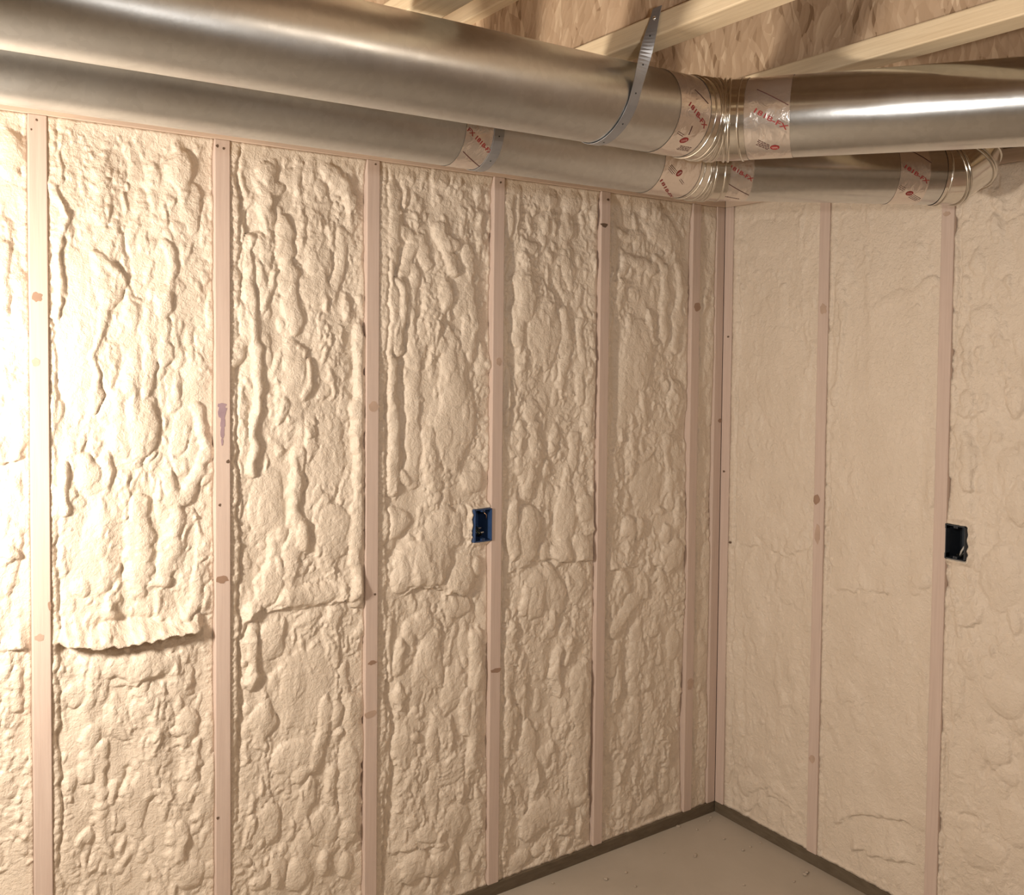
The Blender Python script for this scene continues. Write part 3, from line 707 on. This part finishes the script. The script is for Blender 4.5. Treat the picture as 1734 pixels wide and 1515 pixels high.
# --- upper duct, nearer the middle of the room
d1 = Vector((1, 0, 0.010)).normalized()
E1 = Vector((-1.104, -0.977, 2.094))
ph = math.radians(147.2); d2 = Vector((math.sin(ph), math.cos(ph), -0.022)).normalized()
duct = empty('round_duct', (0, 0, 0))
tag(duct, 'upper galvanised round duct hung by a strap from the joist, turning at a taped elbow', 'duct', None)
T1, el1 = elbow(duct, E1, d1, d2, R6+0.001, 0.086, 3, 0.030)
A = Run(E1, d1, R6); B = Run(E1, d2, R6)
pipe_shell('pipe', A.rings([-3.9, -2.0, -T1+0.02]), M['galv_dull'], duct)
pipe_shell('pipe', B.rings([T1-0.02, 0.8, 1.62]), M['galv'], duct)
ta, _ = A.hit(1150, 200); tb, _ = A.hit(1196, 205)
tp = tape(A, duct, ta, -T1+0.012)
text_on(A, tp, '181B-FX', (1166, 178), (1192, 218), M['red'], 0.0085)
oval_on(A, tp, (1158, 237), 0.0095, 0.0062, 0.35)
lines_on(A, tp, (1150, 246), (1172, 250), 0.0035, 4); stroke_on(A, tp, [(1176, 152), (1199, 176)], 0.0016, M['dkred']); stroke_on(A, tp, [(1172, 213), (1166, 228)], 0.0018, M['dkred']); lines_on(A, tp, (1148, 222), (1158, 228), 0.0035, 2)
tc_, _ = B.hit(1337, 200)
tp = tape(B, duct, T1-0.012, tc_)
text_on(B, tp, '181B-FX', (1276, 190), (1332, 220), M['red'], 0.0085)
oval_on(B, tp, (1312, 249), 0.0085, 0.0060, 0.0); lines_on(B, tp, (1283, 236), (1306, 247), 0.0035, 4); stroke_on(B, tp, [(1282, 152), (1335, 178)], 0.0014, M['dkred'])

# --- lower duct, nearer the wall
E2 = Vector((-0.752, -0.60, 2.099)); g1 = Vector((1, 0, 0.0)); ph = math.radians(121.0); g2 = Vector((math.sin(ph), math.cos(ph), 0)).normalized()
duct2 = empty('round_duct', (0, 0, 0))
tag(duct2, 'lower galvanised round duct along the foam wall ending in an upturned elbow', 'duct', None)
T2, el2 = elbow(duct2, E2, g1, g2, R6+0.001, 0.10, 2, 0.035)
A2 = Run(E2, g1, R6); B2 = Run(E2, g2, R6)
tend, _ = B2.hit(1600, 300)
pipe_shell('pipe', A2.rings([-4.2, -2.0, -T2+0.02]), M['galv_dull'], duct2)
away = Vector((0.515, 0.857, 0)); g3 = (g2*0.35+Vector((0, 0, 1))*0.85+away*0.25).normalized()
E3 = E2+g2*(tend+0.085)
T3, el3 = elbow(duct2, E3, g2, g3, R6+0.001, 0.088, 2, 0.018)
pipe_shell('pipe', B2.rings([T2-0.02, 0.3, tend+0.085-T3+0.015]), M['galv'], duct2)
pipe_shell('pipe', Run(E3, g3, R6).rings([T3-0.012, T3+0.05, 0.26]), M['galv'], duct2)
ta, _ = A2.hit(1118, 300); tp = tape(A2, duct2, ta, -T2+0.012)
oval_on(A2, tp, (1150, 293), 0.0095, 0.0068, 0.7); lines_on(A2, tp, (1135, 277), (1146, 290), 0.004, 4); text_on(A2, tp, '181B-FX', (1117, 306), (1136, 333), M['red'], 0.0075)
lines_on(A2, tp, (1152, 302), (1158, 310), 0.004, 2)
tb, _ = B2.hit(1276, 300); tp = tape(B2, duct2, T2-0.012, tb)
text_on(B2, tp, '181B-FX', (1236, 285), (1273, 307), M['red'], 0.009); stroke_on(B2, tp, [(1227, 307), (1268, 330)], 0.0016, M['dkred']); lines_on(B2, tp, (1222, 331), (1256, 337), 0.004, 1, 0.002)
ta, _ = A2.hit(784, 245); tb, _ = A2.hit(838, 250); tp = tape(A2, duct2, ta, tb)
text_on(A2, tp, 'FX 181B-FX', (791, 221), (829, 262), M['red'], 0.0085); stroke_on(A2, tp, [(784, 256), (813, 282)], 0.0018, M['dkred'])
ta, _ = B2.hit(1524, 300); tb, _ = B2.hit(1575, 300); tp = tape(B2, duct2, ta, tb)
text_on(B2, tp, '181B-FX', (1531, 284), (1570, 311), M['red'], 0.009); oval_on(B2, tp, (1540, 327), 0.0095, 0.0068, 0.1); lines_on(B2, tp, (1545, 328), (1561, 337), 0.004, 4); lines_on(B2, tp, (1524, 313), (1534, 319), 0.004, 3); stroke_on(B2, tp, [(1545, 257), (1577, 276)], 0.0016, M['dkred'])

# ------------------------------------------------------------------ hanger straps
def strap(label, run, tpt, top_front, top_back, lean, width=0.021, x_top=None):
    """flat perforated strap slung under a duct; tops are (y, z) of its two ends"""
    root = empty('hanger_strap', tuple(run.o+run.d*tpt)); tag(root, label, 'strap')
    c = run.o+run.d*tpt; R = run.R+0.0018; P = []
    x_at = lambda z: c.x+lean*(z-c.z)
    n = 26; NS = 26; fr = Vector((top_front[0]-c.y, top_front[1]-c.z)); D = fr.length; base = math.atan2(fr.y, fr.x)
    a0 = base+math.acos(min(1, R/D))                    # tangent point on the room side
    bk = Vector((top_back[0]-c.y, top_back[1]-c.z)); a1 = math.atan2(bk.y, bk.x)-math.acos(min(1, R/bk.length))
    while a0 > math.pi*1.5: a0 -= 2*math.pi
    while a0 < math.pi/2: a0 += 2*math.pi
    while a1 < a0: a1 += 2*math.pi
    for k in range(NS): 
        t = k/NS; q = Vector((c.y+R*math.cos(a0), c.z+R*math.sin(a0))); w = Vector(top_front)*(1-t)+q*t; P.append((w.x, w.y))
    for k in range(n+1):
        a = a0+(a1-a0)*k/n; P.append((c.y+R*math.cos(a), c.z+R*math.sin(a)))
    P.append(tuple(top_back))
    vs_, fs = [], []; th = 0.0010; P3 = []; Wd = []
    ztan = P[NS][1]
    for i, (y, z) in enumerate(P):
        x = x_at(z)
        if i < NS and x_top is not None: x = x_top+(x_at(ztan)-x_top)*i/NS
        P3.append(Vector((x, y, z)))
        q = min(1.0, i/(NS*0.85)); q = q*q*(3-2*q); an = (math.pi/2*(1-q)) if x_top is not None else 0.0
        Wd.append(Vector((math.cos(an), -math.sin(an), 0)))
    Nn = []
    for i, p in enumerate(P3):
        tg = (P3[min(len(P3)-1, i+1)]-P3[max(0, i-1)]).normalized(); n_ = Wd[i].cross(tg).normalized()
        if i < NS+2:
            if n_.dot(Vector(CAM)-p) < 0: n_ = -n_
        elif n_.dot(p-c) < 0: n_ = -n_
        Nn.append(n_)
        w_ = Wd[i]*width/2
        vs_ += [p-w_+n_*th, p+w_+n_*th, p+w_, p-w_]
        if i:
            for k in range(4): fs.append((4*i-4+k, 4*i-4+(k+1) % 4, 4*i+(k+1) % 4, 4*i+k))
    fs.append((0, 1, 2, 3)); m_ = 4*len(P)-4; fs.append((m_+3, m_+2, m_+1, m_))
    me = bpy.data.meshes.new('band'); me.from_pydata(vs_, [], fs); me.update()
    bm = bmesh.new(); bm.from_mesh(me); bmesh.ops.recalc_face_normals(bm, faces=bm.faces); bm.to_mesh(me); bm.free()
    band = kid(link('band', me, M['strap'], None), root)
    # punched holes along the visible side
    L = 0.0
    for i in range(1, NS+16):
        L += (P3[i]-P3[i-1]).length
        if L > 0.048:
            L = 0
            bm = bmesh.new(); bmesh.ops.create_cone(bm, cap_ends=True, segments=10, radius1=0.0016, radius2=0.0016, depth=0.0010)
            mt = Nn[i].to_track_quat('Z', 'Y').to_matrix().to_4x4(); mt.translation = P3[i]+Nn[i]*0.0008; bm.transform(mt)
            from_bm('hole', bm, M['hole'], band)
    return root, P, x_at
jf = JX0-0.0635-0.001                     # camera-side face of the strapped joist's flange
tA, _ = A.hit(1075, 150)
scr = on_plane(1111, 32, 0, jf)
top = on_plane(1116, 12, 1, scr[1]); LEAN = 0.22
st, P_, xa = strap('flat grey metal strap screwed to the joist and slung under the upper duct', A, tA, (scr[1]-0.004, 2.234), (-0.89, 2.186), LEAN, 0.022, jf-0.0006)
bm = bmesh.new(); bmesh.ops.create_uvsphere(bm, u_segments=12, v_segments=6, radius=0.0042); bm.transform(Matrix.Translation((jf-0.003, scr[1], scr[2])))
kid(from_bm('screw', bm, M['steel'], None, True), st)
tB, _ = A2.hit(838, 255)
st2, P_, xa = strap('flat grey metal strap beside the tape on the lower duct', A2, tB, (-0.60-0.079, 2.184), (-0.60+0.079, 2.184), 0.0, 0.024)

# ------------------------------------------------------------------ electrical boxes
def outlet_box(label, wall, s0, s1, z0, z1, out, mat, wires):
    """open plastic box; s along the wall, out = how far the rim stands in front of the studs"""
    L = wall is wall_left
    def P(s, d, z): return (s, -d, z) if L else (-d, -s, z)     # d towards the room
    root = empty('outlet_box', P((s0+s1)/2, 0, z0)); tag(root, label, 'electrical box')
    th = 0.0022; dp = -0.068
    bm = bmesh.new()
    def bx(a, b):
        a, b = P(*a), P(*b); add_box(bm, [min(x, y) for x, y in zip(a, b)], [max(x, y) for x, y in zip(a, b)])
    bx((s0, dp, z0), (s0+th, out, z1)); bx((s1-th, dp, z0), (s1, out, z1)); bx((s0, dp, z0), (s1, out, z0+th)); bx((s0, dp, z1-th), (s1, out, z1)); bx((s0, dp-th, z0), (s1, dp, z1))
    kid(from_bm('body', bm, mat), root)
    sc = (s0+s1)/2
    for zz, sg in ((z1-th, -1), (z0+th, 1)):
        bm = bmesh.new(); bx((sc-0.006, out-0.016, zz), (sc+0.006, out-0.002, zz+sg*0.006)); kid(from_bm('screw_tab', bm, mat), root)
        bm = bmesh.new(); bx((sc-0.0018, out-0.0022, zz+sg*0.0012), (sc+0.0018, out-0.0014, zz+sg*0.0048)); kid(from_bm('screw_hole', bm, M['hole']), root)
    for ss in ((s0-0.002, s0+th),):
        bm = bmesh.new(); bx((ss[0], out-0.020, z0-0.001), (ss[1], out-0.001, z0+0.014)); kid(from_bm('ear', bm, mat), root)
        bm = bmesh.new(); bx((ss[0], out-0.020, z1-0.012), (ss[1], out-0.001, z1+0.001)); kid(from_bm('ear', bm, mat), root)
    for pts, r, mk in wires:
        kid(tube('wire', [P(s0+(s1-s0)*a, d, z0+(z1-z0)*b) for a, d, b in pts], r, M[mk]), root)
    return root
xs3 = left_s[9]-SW/2
outlet_box('bright blue plastic box with loose wires in the foam of the longer wall', wall_left, xs3-0.060, xs3-0.0005, 1.080, 1.175, 0.005, M['blue'],
    [([(0.62, -0.06, 0.98), (0.66, -0.02, 0.93), (0.72, 0.0, 0.8), (0.74, -0.004, 0.66)], 0.0009, 'copper'),
     ([(0.2, -0.066, 0.5), (0.28, -0.03, 0.42), (0.42, -0.012, 0.22), (0.5, -0.03, 0.12)], 0.0022, 'wire_g'),
     ([(0.3, -0.066, 0.6), (0.4, -0.02, 0.38), (0.52, -0.008, 0.2), (0.6, -0.03, 0.1)], 0.0024, 'wire_b'),
     ([(0.3, -0.06, 0.2), (0.5, -0.012, 0.24), (0.66, -0.010, 0.26)], 0.0022, 'wire_w'),
     ([(0.42, -0.03, 0.36), (0.5, -0.01, 0.40), (0.5, -0.03, 0.30)], 0.002, 'wire_w')])
ys2 = right_s[2]+SW/2
outlet_box('near-black plastic box with a ragged foam rim on the shorter wall', wall_right, ys2+0.0005, ys2+0.057, 1.073, 1.168, 0.003, M['navy'],
    [([(0.45, -0.06, 0.05), (0.55, -0.02, 0.10), (0.75, -0.006, 0.25), (0.92, -0.004, 0.42)], 0.0026, 'wire_w'),
     ([(0.5, -0.05, 0.04), (0.62, -0.015, 0.06), (0.84, -0.01, 0.22), (0.9, -0.02, 0.3)], 0.0026, 'wire_b'),
     ([(0.4, -0.05, 0.15), (0.5, -0.01, 0.13), (0.52, -0.012, 0.02)], 0.0022, 'wire_b')])

# ------------------------------------------------------------------ foam crumbs on the slab
rnd = random.Random(5)
crumbs = [(1140, 1395), (1148, 1400), (1124, 1444), (1178, 1448), (1177, 1451), (1226, 1421), (1270, 1434), (1288, 1427), (1060, 1478), (1258, 1440), (1363, 1482), (1366, 1478), (1076, 1501), (1026, 1489), (936, 1496), (1200, 1390), (1204, 1384), (1260, 1499), (1180, 1405), (1345, 1493)]
def crumb_mesh(seed):
    rr = random.Random(seed); bm = bmesh.new(); bmesh.ops.create_icosphere(bm, subdivisions=2, radius=1.0)
    for v in bm.verts: v.co *= rr.uniform(0.72, 1.2)
    zmin = min(v.co.z for v in bm.verts)
    for v in bm.verts: v.co.z = (v.co.z-zmin)*0.6
    me = bpy.data.meshes.new('foam_crumb'); bm.to_mesh(me); bm.free(); me.materials.append(M['foam']); me.polygons.foreach_set('use_smooth', [True]*len(me.polygons)); return me
CM = [crumb_mesh(k) for k in range(4)]
for k, (x, y) in enumerate(crumbs):
    p = on_plane(x, y, 2, 0.0)
    o = bpy.data.objects.new('foam_crumb', CM[k % 4]); col.objects.link(o); o.location = (p[0], p[1], -0.0005); s = rnd.uniform(0.0034, 0.0062); o.scale = (s*rnd.uniform(0.8, 1.4), s, s*0.9); o.rotation_euler = (0, 0, rnd.uniform(0, 6))
    tag(o, 'tiny cream crumb of foam lying on the concrete floor', 'crumb', 'foam crumbs on the floor')
